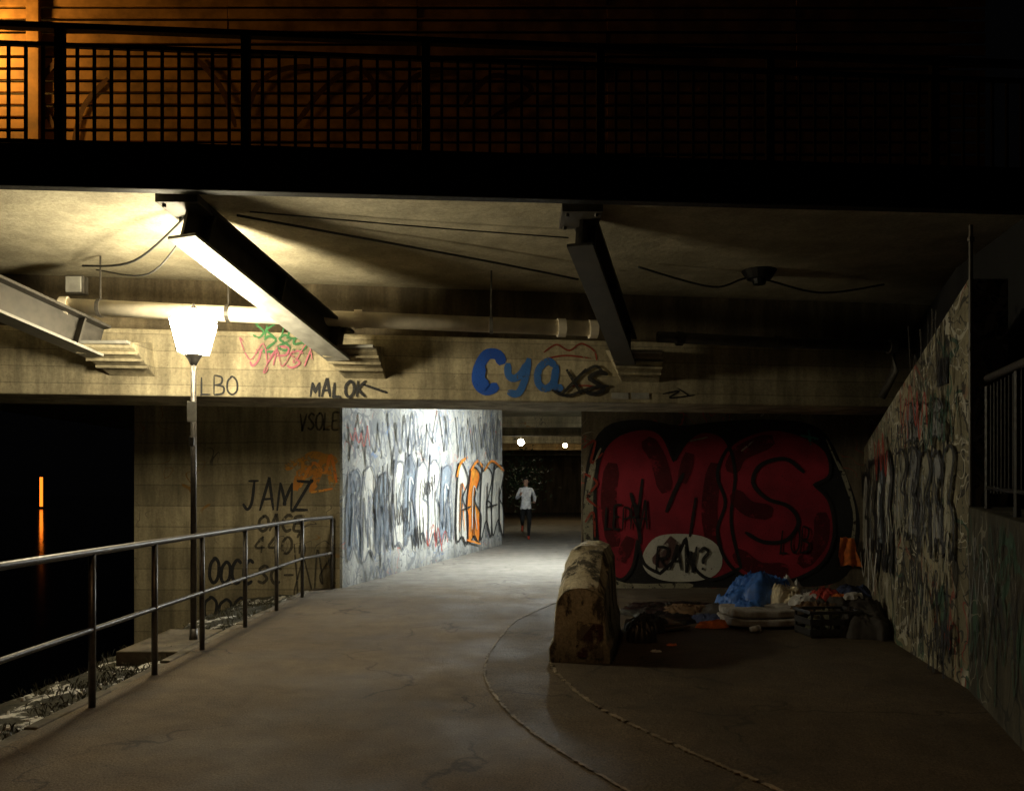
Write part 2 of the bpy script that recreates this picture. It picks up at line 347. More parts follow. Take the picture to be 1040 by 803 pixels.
for i in range(5000):
    y=rr.uniform(2.5,11.8); x=-3.08-abs(rr.gauss(0,.6)); 
    if x<-5 or noise.noise(V((x*2,y*2,9)))<-.05: continue
    z=bankz(x,y)-.02
    h=rr.uniform(.02,.1); a=rr.uniform(0,6.28); l=rr.uniform(.01,.05); w_=.0018
    dx,dy=math.cos(a),math.sin(a)
    mb.add([(x-dy*w_,y+dx*w_,z),(x+dy*w_,y-dx*w_,z),(x+dx*l*.5,y+dy*l*.5,z+h*.7),(x+dx*l,y+dy*l,z+h*.85)],[(0,1,2),(0,2,3)])
tag(mb.build('dry_grass',MGR,recalc=False),'thin dry grass growing on the river bank beside the railing','grass',kind='stuff')

# ------------------------------------------------------------------ bridge
deckY=lambda x:6.9+.073*(x+4.2)
beamY=lambda x:9.4+.144*(x+5.5)
br=empty('road_bridge','low concrete road bridge with dark edge, steel struts and graffiti covered cross beam','bridge')
mb=MB(); mb.prism([(-14,deckY(-14)),(9,deckY(9)),(9,64),(-14,64)],4.0,4.24); mb.build('deck',M['soffit'],br)
mb=MB(); mb.prism([(-14,deckY(-14)-.12),(9,deckY(9)-.12),(9,deckY(9)-.004),(-14,deckY(-14)-.004)],3.95,4.3); mb.build('edge_fascia',M['black'],br,bevel=.01)
mb=MB(); mb.prism([(-14,beamY(-14)),(5.3,beamY(5.3)),(5.3,beamY(5.3)+1.2),(-14,beamY(-14)+1.2)],2.55,3.32); cb=mb.build('cross_beam',M['beam'],br,bevel=.02)
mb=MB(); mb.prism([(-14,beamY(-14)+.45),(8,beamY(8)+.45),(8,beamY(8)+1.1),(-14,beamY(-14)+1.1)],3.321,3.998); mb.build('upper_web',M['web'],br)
mb=MB(); mb.prism([(-14,beamY(-14)+1.15),(8,beamY(8)+1.15),(8,62),(-14,62)],3.6,3.97); mb.build('tunnel_ceiling',M['soffit'],br)
for y in (25,29,34,40,47): MB().box((1,y,3.45),(14,.4,.32)).build('ceiling_rib',M['abut'],br)
def strut(P0,P1,fm,fw=.3):
    P0=V(P0);P1=V(P1); d=(P1-P0); L=d.length; d.normalize(); s=d.cross(V((0,0,1))).normalized(); n_=s.cross(d).normalized()
    R=Matrix((s,d,n_)).transposed(); c=(P0+P1)/2
    w=MB().box(c,(.03,L,.3),mat=R).build('steel_strut',M['steel'],br)
    MB().box(c+n_*.165,(fw,L,.03),mat=R).build('upper_flange',M['steel'],w,bevel=.003)
    MB().box(c-n_*.165,(fw,L,.03),mat=R).build('lower_flange',fm,w,bevel=.003)
    for t in (.08,.5,.9): MB().box(P0.lerp(P1,t),(fw-.05,.02,.295),mat=R).build('stiffener_plate',M['steel'],w)
    MB().box((P0.x,P0.y+.05,3.96),(.36,.5,.075)).build('bearing_plate',M['steel'],w,bevel=.004)
    for a in(-.13,.13):
        for b2 in(-.18,.18): MB().tube([(P0.x+a,P0.y+.05+b2,3.93),(P0.x+a,P0.y+.05+b2,3.895)],.018,6).build('bolt',M['steel'],w)
    x=P1.x+.1; yb=beamY(x); z=P1.z-.0; vs=[]
    for pl_ in ([(-.33,0,.06),(-.33,-.5,-.02),(-.31,-.47,-.08),(-.12,0,-.33)],[(.33,0,.06),(.33,-.5,-.02),(.33,-.47,-.08),(.36,0,-.33)]):
        for a_,b_,c2 in pl_: vs.append((x+a_,beamY(x+a_)+.003+b_,z+c2))
    MB().add(vs,[(3,2,1,0),(4,5,6,7),(0,1,5,4),(1,2,6,5),(2,3,7,6),(3,0,4,7)]).build('corbel',M['beam'],w,bevel=.01)
    for t in (.14,.38,.62):
        l=V(vs[2]).lerp(V(vs[3]),t)+V((0,-.012,-.014)); r=V(vs[6]).lerp(V(vs[7]),t)+V((0,-.012,-.014))
        MB().tube([l,r],.018,6).build('foot_rib',M['beam'],w)
    MB().box((x,yb-.47,z-.03),(.6,.12,.035)).build('shoe_plate',M['steelL'],w,bevel=.003)
strut((-2.85,7.3,3.84),(-1.96,beamY(-1.96)-.3,3.12),M['steelL'])
strut((.62,7.55,3.84),(1.38,beamY(1.38)-.3,3.14),M['steelD'],.24)
strut((-6.0,6.95,3.84),(-4.55,beamY(-4.55)-.3,3.1),M['steelL'])
bw=Wall((-14,beamY(-14)),(5.3,beamY(5.3)))
word(cb,bw,'SKILL',257,343,316,327,P['green'],.024,.3,.1,wide=.95)
word(cb,bw,'285',266,357,312,342,P['green'],.028,.1,.1,wide=.95,off=.012)
word(cb,bw,'JYPSI',252,372,316,354,P['pink'],.024,.4,.12,wide=1.0,off=.01)
scrawl(cb,bw,250,370,320,352,10,4,P['pink'],.014,.02)
word(cb,bw,'LBO',205,401,243,382,P['solid'],.022,0,.03)
word(cb,bw,'MALOK',315,403,374,387,P['solid'],.036,.1,.0,wide=.74)
graf(cb,bw,'graffiti_tag',P['solid'],[[(368,390),(385,396),(394,399)]],.03)
word(cb,bw,'c',484,396,513,360,P['blue'],.13,.1,.02,wide=.9)
word(cb,bw,'ya',514,395,572,362,P['blue2'],.09,.1,.02)
graf(cb,bw,'graffiti_patch',P['blue'],[[(488,370),(486,385),(494,394)]],.16,off=.012)
word(cb,bw,'XS',570,400,614,376,P['black'],.055,.25,.05,off=.018,wide=.9)
graf(cb,bw,'graffiti_tag',P['black'],[[(560,396),(575,402),(600,394),(618,392)],[(590,380),(604,372),(612,378)]],.035,off=.024)
graf(cb,bw,'graffiti_tag',P['redl'],[[(552,358),(565,350),(578,356),(590,349),(603,356),(606,366)],[(556,364),(575,361),(600,364)],[(580,392),(600,392),(610,398)]],.022)
graf(cb,bw,'graffiti_tag',P['black'],[[(673,400),(690,397),(680,404),(706,401)],[(688,394),(700,402)]],.02)
def plate(parent,w,x0,y0,x1,y1,mat,name,t=.012):
    a=w.uv(x0,y0); c_=w.uv(x1,y1)
    q=[w.P(V((u,v)),o_) for o_ in(.002,t) for u,v in((a.x,a.y),(c_.x,a.y),(c_.x,c_.y),(a.x,c_.y))]
    return MB().add(q,[(0,1,2,3),(4,5,6,7),(0,1,5,4),(1,2,6,5),(2,3,7,6),(3,0,4,7)]).build(name,mat,parent)
plate(cb,bw,621,405,638,399,M['steelL'],'marker_plate'); plate(cb,bw,641,405,659,399,M['steelL'],'marker_plate')

# bridge railing
rl=empty('bridge_railing','black metal railing with thin upright bars along the bridge edge','railing',(0,0,0))
yr=lambda x:deckY(x)+.02
def bar(mb,x0,x1,z,h,t):
    mb.prism([(x0,yr(x0)-t/2),(x1,yr(x1)-t/2),(x1,yr(x1)+t/2),(x0,yr(x0)+t/2)],z-h/2,z+h/2); return mb
bar(MB(),-8,8,5.32,.05,.07).build('top_rail',M['black'],rl,bevel=.005)
bar(MB(),-8,8,5.17,.035,.035).build('upper_rail',M['black'],rl)
bar(MB(),-8,8,4.36,.04,.04).build('bottom_rail',M['black'],rl)
x=-5.26;k=0
while x<6.2:
    if k%11==0: MB().box((x,yr(x),4.78),(.07,.07,1.06)).build('post',M['black'],rl,bevel=.004)
    else: MB().box((x,yr(x),4.765),(.022,.022,.8)).build('baluster',M['black'],rl)
    x+=.137; k+=1
tw=empty('timber_wall','orange lit timber plank wall standing behind the bridge railing','wall')
TX=[-8.5,-6.03,-3.6,-1.2,1.2,3.6,6.0]
TY=10.6
for i,x in enumerate(TX[:2]):
    MB().box((x,TY-.05,6.4),(.16,.07,4.2)).build('wall_post',M['timber'],tw,bevel=.006)
for i in range(len(TX)-1):
    mb=MB(); z=4.4; rr=random.Random(i)
    while z<8.4:
        h=.115; mb.box(((TX[i]+TX[i+1])/2,TY+.02+rr.uniform(-.008,.008),z),(TX[i+1]-TX[i]-.005,.035,h)); z+=.155
    mb.build('plank_panel',M['timber'],tw,bevel=.004)
MB().box((-1.5,TY+.16,6.4),(14.2,.03,4.2)).build('backing_board',M['black'],tw)
ww=Wall((-8,TY-.005),(6,TY-.005))
graf(tw,ww,'graffiti_tag',paint('brown spray paint',(.08,.03,.02),wear=.4),[[(60,60),(40,90),(55,130)],[(75,150),(85,110),(110,80)],[(250,120),(262,88),(285,72),(315,68)],[(300,128),(330,90),(362,70),(380,92),(350,120)],[(395,112),(420,80),(450,72)],[(470,110),(500,78),(540,92),(500,120)],[(200,60),(225,90),(240,130)]],.07,off=.012)

# ------------------------------------------------------------------ pipes, hangers, cables
def pipe_pt(px,py,inset=.55):
    w=Wall((-14,beamY(-14)-inset),(5.3,beamY(5.3)-inset)); return w.P(w.uv(px,py),0)
pr=empty('drain_pipe','long beige drain pipe hung in front of the cross beam','pipe')
MB().tube([pipe_pt(60,311),pipe_pt(350,324),pipe_pt(607,334)],.088,18).build('pipe_run',M['pipe'],pr,smooth=True)
for px in (66,297,364,570,602):
    MB().tube([pipe_pt(px-4,311+(px-60)*.043),pipe_pt(px+4,311+(px-60)*.043)],.108,16).build('pipe_collar',M['pipe'],pr)
for px in (102,232,499):
    a=pipe_pt(px,311+(px-60)*.043)
    q=MB().tube([a+V((0,0,.08)),V((a.x,a.y,3.99))],.011,6); q.tube([a-V((.02,0,0)),a+V((.02,0,0))],.1,14); q.build('pipe_hanger',M['steel'],pr)
pr=empty('drain_pipe','thinner dark pipe continuing under the bridge at right of the second strut','pipe')
MB().tube([pipe_pt(668,342),pipe_pt(790,348),pipe_pt(912,352)],.065,14).build('pipe_run',M['steel'],pr,smooth=True)
for px in (690,790,905):
    MB().tube([pipe_pt(px-3,343+(px-668)*.039),pipe_pt(px+3,343+(px-668)*.039)],.085,14).build('pipe_collar',M['steel'],pr)
a=pipe_pt(907,352); MB().tube([a,a+V((.02,0,-.3)),a+V((-.1,.1,-.62))],.05,12).build('pipe_bend',M['steel'],pr,smooth=True)
def at(px,py,Y): return V(((px-CX)/F*Y,Y,CH+(HZ-py)/F*Y))
def cable(pts,r,label,g=None):
    p=smooth_pts([V(q) for q in pts],k=8); tag(MB().tube(p,r,6).build('cable',M['cable'],smooth=True),label,'cable')
cable([(-2.85,7.4,3.93),(-3.7,8.2,3.72),at(84,270,9.1)],.012,'thin black cable from first strut to left end of the beige pipe, upper one')
cable([(-2.9,7.5,3.82),(-3.6,8.3,3.62),at(98,274,9.1)],.009,'thin black cable from first strut to left end of the beige pipe, lower one')
cable([(-2.5,7.6,3.97),(-1.0,8.4,3.91),(0,9.0,3.88),(.75,9.5,3.86)],.012,'black cable slung below the ceiling between the two middle struts')
cable([(-2.35,7.5,3.97),(-.8,7.9,3.955),(.55,8.15,3.93)],.007,'thin cable fixed to the ceiling just in front of the slung cable')
cable([(1.4,9.3,3.95),(2.3,9.6,3.8),(2.8,9.7,3.93),(3.6,9.8,3.78),(4.4,9.9,3.9)],.012,'drooping cable meeting a round ceiling fitting right of second strut')
o=empty('junction_box','grey junction box by the left end of the beige pipe','junction box')
c_=at(78,290,9.15); MB().box(c_,(.2,.12,.2)).build('box_body',M['steel'],o,bevel=.01); MB().box(c_+V((0,-.07,0)),(.17,.02,.17)).build('box_lid',M['steelL'],o,bevel=.006)
o=empty('ceiling_fitting','dark round fitting on the ceiling where the cable droops at right','ceiling fitting')
MB().tube([(2.85,9.65,3.998),(2.85,9.65,3.9)],[.2,.14],16).build('fitting_body',M['black'],o); MB().tube([(2.85,9.65,3.9),(2.85,9.65,3.84)],[.09,.07],12).build('fitting_cap',M['black'],o)

# ------------------------------------------------------------------ abutments, tunnel
lab=tag(MB().prism([(-5.65,12.5),(-2.54,12.5),(-2.54,13.3),(-5.65,13.3)],-2,3.598).build('abutment_wall',M['abut'],bevel=.015),'warm grey concrete wall with black tags left of the tunnel mouth','wall')
lw=Wall((-5.65,12.5),(-2.54,12.5))
for t,x0,y0,x1,y1,c,wd in [('VSOLE',304,436,346,420,'faint',.03),('JAMZ',246,518,316,488,'black',.045),('OACE',262,539,310,523,'faint',.045),('4401',258,562,312,543,'faint',.04),
    ('OOCC',212,592,258,568,'black',.05),('SC-',262,592,300,575,'faint',.045),('OOO',206,628,252,606,'black',.045),('MI',262,640,290,612,'faint',.03)]:
    word(lab,lw,t,x0,y0,x1,y1,P[c],wd,.15,.04,wide=.8)
graf(lab,lw,'graffiti_tag',P['yellow'],[[(300,498),(308,470),(320,462),(334,470),(338,494)],[(306,484),(324,476),(340,480)],[(316,500),(330,466),(342,470)],[(290,476),(304,468),(318,474)]],.12,off=.003)
graf(lab,lw,'graffiti_tag',P['orange'],[[(305,495),(318,470),(330,480),(336,462),(342,490)],[(316,500),(338,496)]],.045,off=.009)
scrawl(lab,lw,300,600,342,560,8,7,P['faint'],.025)
rab=tag(MB().prism([(1.03,12.5),(8,12.5),(8,13.3),(1.3,13.3)],-.2,3.598).build('abutment_wall',M['mswall'],bevel=.015),'dark concrete wall with large red bubble letter mural right of the tunnel mouth','wall')
rw=Wall((1.03,12.5),(8,12.5))
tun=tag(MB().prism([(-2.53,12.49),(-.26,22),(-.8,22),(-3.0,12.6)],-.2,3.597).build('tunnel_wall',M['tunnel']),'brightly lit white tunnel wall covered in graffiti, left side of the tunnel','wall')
tw2=Wall((-2.53,12.49),(-.26,22),2.2)
tag(MB().prism([(1.31,13.31),(3.3,22),(3.8,22),(1.7,13.31)],-.2,3.597).build('tunnel_wall',M['abut']),'plain concrete wall on the right side inside the tunnel','wall')
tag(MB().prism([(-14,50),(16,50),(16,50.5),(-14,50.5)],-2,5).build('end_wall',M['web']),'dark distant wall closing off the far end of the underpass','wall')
# --- mural
Mo=[(628,588),(610,566),(604,515),(608,468),(624,444),(652,435),(672,442),(684,468),(684,468),(697,448),(714,438),(736,446),(746,480),(742,530),(752,576),(752,576),(722,588),(702,572),(696,546),(696,546),(686,566),(670,582),(670,582),(654,572),(647,548),(647,548),(642,576)]
So=[(728,480),(744,450),(780,436),(814,442),(838,458),(842,482),(826,492),(826,492),(842,510),(846,545),(832,574),(798,590),(762,588),(738,570),(728,540),(736,510)]
back=[(598,592),(592,540),(596,470),(614,434),(650,426),(690,432),(730,428),(790,426),(834,436),(856,475),(872,520),(870,560),(852,590),(800,596),(700,596)]
graf(rab,rw,'mural_background',P['black'],fills=[back],off=.004)
graf(rab,rw,'mural_white_band',P['bone'],fills=[[(592,520),(600,470),(606,480),(602,540),(610,584),(640,592),(700,592),(690,598),(610,596),(596,570)],[(850,470),(858,480),(868,515),(868,545),(862,560),(866,520)]],off=.008)
graf(rab,rw,'mural_letter',P['red'],fills=[Mo],off=.014,label='big red bubble letter M')
graf(rab,rw,'mural_letter',P['red'],fills=[So],off=.017,label='big red bubble letter S')
graf(rab,rw,'mural_shade',P['dred'],[[(622,470),(618,510),(624,555)],[(726,470),(720,520),(728,565)],[(834,520),(832,550),(812,574)],[(742,480),(752,460),(785,446)],[(690,545),(676,562),(666,574)],[(746,560),(770,578),(800,578)],[(655,446),(668,466),(676,500)],[(640,545),(630,570)],[(784,520),(760,516),(744,500)],[(700,460),(692,490)]],.24,off=.0195)
graf(rab,rw,'mural_white_band',P['white'],fills=[[(652,566),(662,548),(680,542),(712,544),(730,556),(732,576),(716,588),(680,590),(658,582)]],off=.024)
graf(rab,rw,'mural_outline',P['black'],[Mo,So],.05,off=.0275,closed=True)
graf(rab,rw,'mural_outline',P['black'],[[(648,520),(652,486)],[(676,520),(684,500),(684,500),(694,480)],[(650,552),(647,525),(640,500)],[(700,545),(706,505)],
  [(816,480),(797,466),(772,472),(764,490),(778,506),(800,514),(810,530),(798,548),(775,550),(756,540)]],.06,off=.031)
word(rab,rw,'LEPRA',614,537,658,512,P['solid'],.035,.15,.05,off=.044)
word(rab,rw,'RAW?',666,578,722,554,P['solid'],.045,.1,.04,off=.044)
word(rab,rw,'LOB',792,562,822,537,P['solid'],.03,.2,.05,off=.044)
graf(rab,rw,'mural_highlight',P['bone'],[[(838,446),(852,478)],[(700,448),(718,444)],[(598,500),(604,470),(610,455)],[(752,458),(764,448)],[(596,560),(608,582),(640,594)]],.03,off=.044)
graf(rab,rw,'graffiti_tag',P['teal'],[[(812,442),(830,446)],[(820,436),(822,452)]],.05,off=.044)
graf(rab,rw,'graffiti_tag',P['redl'],[[(592,455),(604,448),(600,470),(612,460)],[(592,480),(606,490),(596,505),(608,515)],[(594,530),(602,520),(604,545)]],.035,off=.044)
def wild(parent,w,x0,x1,ytop,ybot,n,cols,seed,lw=.05,off=.006,oc='black'):
    rr=random.Random(seed); dx=(x1-x0)/n
    for i in range(n):
        cx=x0+dx*(i+.5); t=(cx-x0)/(x1-x0)
        yt=ytop[0]+(ytop[1]-ytop[0])*t+rr.uniform(-5,5); yb=ybot[0]+(ybot[1]-ybot[0])*t+rr.uniform(-5,5); h=yb-yt; j=lambda a:a+rr.uniform(-.09,.09)
        sh=[(cx-dx*.45,yb-h*rr.uniform(0,.1)),(cx-dx*j(.55),yt+h*j(.5)),(cx-dx*.3,yt+h*rr.uniform(0,.12)),(cx-dx*.3,yt+h*.1),(cx+dx*j(.1),yt+h*.05),(cx+dx*.5,yt+h*rr.uniform(.1,.25)),(cx+dx*j(.1),yt+h*j(.45)),(cx+dx*.1,yt+h*.48),(cx+dx*j(.5),yt+h*j(.62)),(cx+dx*.4,yb-h*.05),(cx,yb-h*j(.2))]
        graf(parent,w,'graffiti_piece',P[cols[i%len(cols)]],fills=[sh],off=off+.0015*i)
        graf(parent,w,'graffiti_outline',P[oc],[sh],lw,off=off+.02,closed=True)
        graf(parent,w,'graffiti_outline',P[cols[(i+1)%len(cols)]],[[(cx-dx*.2,yb-h*.2),(cx-dx*.1,yt+h*.3),(cx+dx*.2,yt+h*.35)],[(cx,yt+h*.5),(cx+dx*.2,yt+h*.8)]],lw*.8,off=off+.026)
wild(tun,tw2,352,396,(475,470),(575,562),3,['lblue','white','lblue'],21,.022,oc='grey')
wild(tun,tw2,398,458,(458,466),(558,550),5,['white','lblue','white'],23,.03,oc='grey')
wild(tun,tw2,462,511,(466,472),(553,548),4,['white','orange','white','white'],25,.04,.012,oc='black')
graf(tun,tw2,'graffiti_piece',P['orange'],[[(462,484),(466,470),(473,464)],[(476,478),(483,468),(488,474)],[(490,478),(498,468),(510,478)],[(472,548),(486,552)]],.06,off=.05)
graf(tun,tw2,'graffiti_outline',P['black'],[[(466,545),(467,490)],[(479,548),(480,495)],[(492,545),(493,490)],[(505,540),(505,495)],[(466,518),(476,514)],[(492,515),(503,512)]],.06,off=.056)
for i,(a_,b_,c_2,d_,mt,wd) in enumerate([(350,500,368,480,'grey',.022),(400,530,418,510,'black',.022),(428,500,440,488,'black',.022),(430,556,452,536,'redl',.022),(412,455,430,440,'grey',.03),(372,585,396,572,'grey',.022),(352,450,372,435,'redl',.022),(418,560,428,535,'black',.022),
    (355,468,392,430,'grey',.03),(396,465,424,425,'grey',.04),(426,458,458,424,'grey',.04),(462,460,484,430,'grey',.04),(486,460,508,432,'grey',.05),(376,560,400,520,'grey',.03),(380,520,398,480,'black',.022),(356,540,374,510,'grey',.03),(440,540,458,500,'grey',.035)]):
    scrawl(tun,tw2,a_,b_,c_2,d_,8,30+i,P[mt],wd,.06)

# ------------------------------------------------------------------ right hand walls
A=(5.25,12.49);B=(3.67,8.0);C_=(3.38,6.2);D=(2.89,4.72);E=(2.2,2.3)
wg=tag(MB().prism([A,B,C_,(C_[0]+.3,C_[1]),(B[0]+.3,B[1]),(A[0]+.3,A[1])],-.2,[2.1,2.38,3.05,3.05,2.38,2.1]).build('wing_wall',M['wing'],bevel=.012),'tall sloping concrete wing wall with pale colourful graffiti at right','wall')
lo=tag(MB().prism([(C_[0]-.003,C_[1]-.004),D,E,(E[0]+.35,E[1]),(D[0]+.35,D[1]),(C_[0]+.35,C_[1]-.004)],-.2,[1.36,1.3,1.25,1.25,1.3,1.36]).build('low_wall',M['low'],bevel=.012),'low dark concrete wall at the right edge carrying a small railing','wall')
tag(MB().prism([(5.8,12.48),(4.25,8),(3.95,6.3),(9,5.6),(9,12.48)],-.2,3.6).build('bridge_pier',M['dark']),'pier block coloured black as shade, behind the wing wall under the bridge','pier')
dp=empty('downpipe','thin upright pipe on the end of the wing wall','pipe'); MB().tube([(3.36,6.13,1.37),(3.36,6.13,3.42)],.015,8).build('pipe_run',M['steel'],dp)
for z in(1.7,2.5,3.3): MB().tube([(3.36,6.13,z),(3.36,6.13,z+.03)],.025,8).build('pipe_clip',M['steel'],dp)
w1=Wall(A,B,3.2); w2=Wall(B,C_,1.8); w3=Wall(C_,D,1.5)
wild(wg,w1,876,908,(475,445),(570,590),4,['white','bone','lblue'],2,.06)
wild(wg,w2,911,972,(455,445),(550,580),5,['bone','silver','bone','silver','bone'],4,.024)
wild(wg,w2,924,964,(412,405),(450,452),3,['silver','bone','silver'],14,.014,.034)
for i,(a_,b_,c_2,d_,mt) in enumerate([(913,470,940,435,'black'),(928,530,962,490,'black'),(945,590,974,550,'bone'),(912,600,944,565,'black'),(940,650,974,600,'black'),(922,440,950,400,'redl'),(946,460,976,400,'dgreen'),(912,550,935,510,'bone'),(930,620,960,580,'black'),(930,400,965,350,'faint'),(950,380,974,330,'faint'),(950,680,974,640,'black'),(934,640,956,600,'bone'),(915,640,940,605,'faint')]):
    scrawl(wg,w2,a_,b_,c_2,d_,10,60+i,P[mt],.015,.066)
for i,(a_,b_,c_2,d_,mt) in enumerate([(878,500,892,470,'black'),(888,560,906,520,'black'),(878,590,895,560,'white'),(893,480,907,450,'redl')]):
    scrawl(wg,w1,a_,b_,c_2,d_,7,80+i,P[mt],.04,.05)
for i,(a_,b_,c_2,d_,mt) in enumerate([(984,620,1012,560,'silver'),(1000,700,1036,620,'dgreen'),(985,680,1005,630,'black'),(1010,600,1040,550,'faint'),(990,590,1030,545,'dgreen'),(1008,660,1040,610,'black')]):
    scrawl(lo,w3,a_,b_,c_2,d_,9,90+i,P[mt],.014,.006+.004*i)
plate(wg,w2,953,393,964,362,M['black'],'wall_plate')
sr=empty('wall_railing','small black railing standing on the low wall at the right edge','railing')
def lerp2(a,b,t): return (a[0]+(b[0]-a[0])*t,a[1]+(b[1]-a[1])*t)
off=.08
p0=(C_[0]+.02,C_[1]-.22); p1=(D[0]+off,D[1]); p2=(E[0]+off,E[1])
MB().tube([(*p0,2.28),(*p1,2.24),(*p2,2.17)],.028,10).build('top_rail',M['rail'],sr,smooth=True)
MB().tube([(*p0,1.5),(*p1,1.46),(*p2,1.42)],.015,8).build('bottom_rail',M['black'],sr)
for i in range(26):
    t=i/25; q=lerp2(p0,p1,t*2) if t<.5 else lerp2(p1,p2,t*2-1)
    if i%8==0: MB().tube([(*q,1.25),(*q,2.22)],.022,8).build('post',M['black'],sr)
    else: MB().tube([(*q,1.46),(*q,2.22)],.008,6).build('baluster',M['black'],sr)

# ------------------------------------------------------------------ path railing
hr=empty('path_railing','grey tubular handrail with two rails along the river side of the path','railing')
ys=[2.2,3.4,4.55,5.72,6.72,7.75,9.0,10.2,11.45]
X=-2.87; E_=(-2.67,12.4)
MB().tube([(X,y,1.06) for y in ys]+[(*E_,1.06)],.026,12).build('top_rail',M['rail'],hr,smooth=True)
MB().tube([(X,y,.53) for y in ys]+[(*E_,.53)],.02,12).build('lower_rail',M['rail'],hr,smooth=True)
for y in ys: MB().tube([(X,y,-.02),(X,y,1.05)],.024,12).build('post',M['rail'],hr,smooth=True)
MB().tube([(*E_,-.02),(*E_,1.05)],.024,12).build('post',M['rail'],hr,smooth=True)

# ------------------------------------------------------------------ street lantern
lx,ly=-3.12,8.2
sl=empty('street_lantern','lit old style lantern on a thin pole beside the river railing','street lamp',(lx,ly,0))
MB().tube([(0,0,-.05),(0,0,.12)],[.045,.036],14).build('pole_base',M['rail'],sl,smooth=True)
MB().tube([(0,0,.12),(0,0,2.74)],[.03,.026],12).build('pole',M['rail'],sl,smooth=True)
MB().tube([(0,0,2.7),(0,0,2.76),(0,0,2.8)],[.03,.06,.09],12).build('lantern_cup',M['rail'],sl)
z0,z1=2.815,3.12; r0,r1=.11,.17
cr=[(-1,-1),(1,-1),(1,1),(-1,1)]
GL=emis('lit lantern glass',(1,.87,.58),130)
GR=emis('lit milky lantern roof glass',(1,.87,.58),170)
for i in range(4):
    a=cr[i]; b2=cr[(i+1)%4]
    MB().add([(a[0]*r0,a[1]*r0,z0),(b2[0]*r0,b2[1]*r0,z0),(b2[0]*r1,b2[1]*r1,z1),(a[0]*r1,a[1]*r1,z1)],[(0,1,2,3)]).build('glass_pane',GL,sl,recalc=False)
    MB().tube([(a[0]*(r0+.005),a[1]*(r0+.005),z0-.01),(a[0]*(r1+.005),a[1]*(r1+.005),z1+.005)],.006,6).build('frame_bar',M['rail'],sl)
q=MB(); prof_=[(.215,z1+.004),(.205,z1+.03),(.165,z1+.07),(.1,z1+.105),(.04,z1+.125)]
q.tube([(0,0,z) for r,z in prof_],[r for r,z in prof_],20); q.build('lantern_roof',GR,sl,smooth=False)
MB().tube([(0,0,z1+.126),(0,0,z1+.14),(0,0,z1+.18)],[.04,.025,.008],10).build('finial',M['rail'],sl)
MB().box((0,-.045,2.24),(.09,.02,.2)).build('pole_sign',M['steelL'],sl,bevel=.004)
MB().box((0,-.05,1.95),(.05,.03,.09)).build('fuse_hatch',M['rail'],sl,bevel=.004)

# tunnel lamp & far lamps
tl=empty('tunnel_lamp','strip lamp under the tunnel ceiling hidden behind the cross beam','lamp',(1.25,16.0,0))
MB().box((0,0,3.55),(.16,1.3,.09)).build('lamp_housing',M['steelL'],tl,bevel=.01)
MB().box((0,0,3.475),(.12,1.2,.05)).build('lamp_tube',emis('cold lamp tube',(.95,1,.97),920),tl)
def bulb(loc,r,c,s,label):
    o=empty('ceiling_lamp',label,'lamp',loc)
    b_=bmesh.new(); bmesh.ops.create_uvsphere(b_,u_segments=12,v_segments=8,radius=r); me=bpy.data.meshes.new('lamp_globe'); b_.to_mesh(me); b_.free(); me.materials.append(emis('globe',c,s))
    q=bpy.data.objects.new('lamp_globe',me); col.objects.link(q); q.parent=o
    MB().tube([(0,0,r*.9),(0,0,3.58-loc[2])],.02,8).build('lamp_stem',M['steel'],o)
bulb(tuple(at(529,449,31)),.12,(1,.9,.66),110,'small white globe lamp deep in the underpass above the jogger')
bulb(tuple(at(574,452,37)),.1,(1,.66,.3),130,'small yellow globe lamp deep in the underpass at right')
fb=empty('far_light_streak','glowing orange column shaped as the light streak of a far lamp','lamp',(-67.5,120,0))
MB().tube([(0,0,-1.6),(0,0,-1.2)],.24,8).build('pole',M['black'],fb)
MB().tube([(0,0,-1.2),(0,0,3.0)],.2,10).build('streak_column',emis('light streak glow',(1,.2,.015),2.4),fb)  # added glowing column, shaped to draw the lamp's streak over the water

sh=empty('shrub','dark leafy shrub behind the jogger in the underpass','shrub',(.35,28.5,0))
MB().tube([(0,0,0),(.05,0,.8),(0,.05,1.6)],[.05,.04,.02],8).build('stem',M['timber'],sh)
mb=MB(); rr=random.Random(9)
for i in range(900):
    p=V((rr.gauss(0,.38),rr.gauss(0,.3),1.7+rr.gauss(0,.42))); a=V((rr.uniform(-1,1),rr.uniform(-1,1),rr.uniform(-1,1))).normalized()*.07; b2=a.cross(V((rr.uniform(-1,1),rr.uniform(-1,1),1))).normalized()*.035
    mb.add([p-a,p+b2,p+a,p-b2],[(0,1,2,3)])
mb.build('foliage',simple('dark leaves',(.05,.08,.03),.6,0,.5,5,0),sh,recalc=False)

# ------------------------------------------------------------------ barrier
m,nt,b,out=newmat('weathered barrier concrete'); n=N(nt)
base=n.mix(n.ramp(n.noise(2.4,5),[(.35,0),(.65,1)]),(.44,.39,.27),(.68,.63,.49))
base=n.mix(1,base,n.ramp(n.noise(4.5,7,.72,n.mapv((1,1,.4))),[(.42,.14),(.5,1)]),'MULTIPLY')
base=n.mix(1,base,n.ramp(n.noise(45,4,.7),[(.3,.55),(.6,1.05)]),'MULTIPLY')
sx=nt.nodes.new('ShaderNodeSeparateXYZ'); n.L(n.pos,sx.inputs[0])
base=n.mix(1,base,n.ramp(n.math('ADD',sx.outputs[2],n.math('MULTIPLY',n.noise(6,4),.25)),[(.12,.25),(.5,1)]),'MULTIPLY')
n.L(base,b.inputs['Base Color']); b.inputs['Roughness'].default_value=.95; n.bump(n.noise(20,7,.7),1,.02,b); MBAR=m
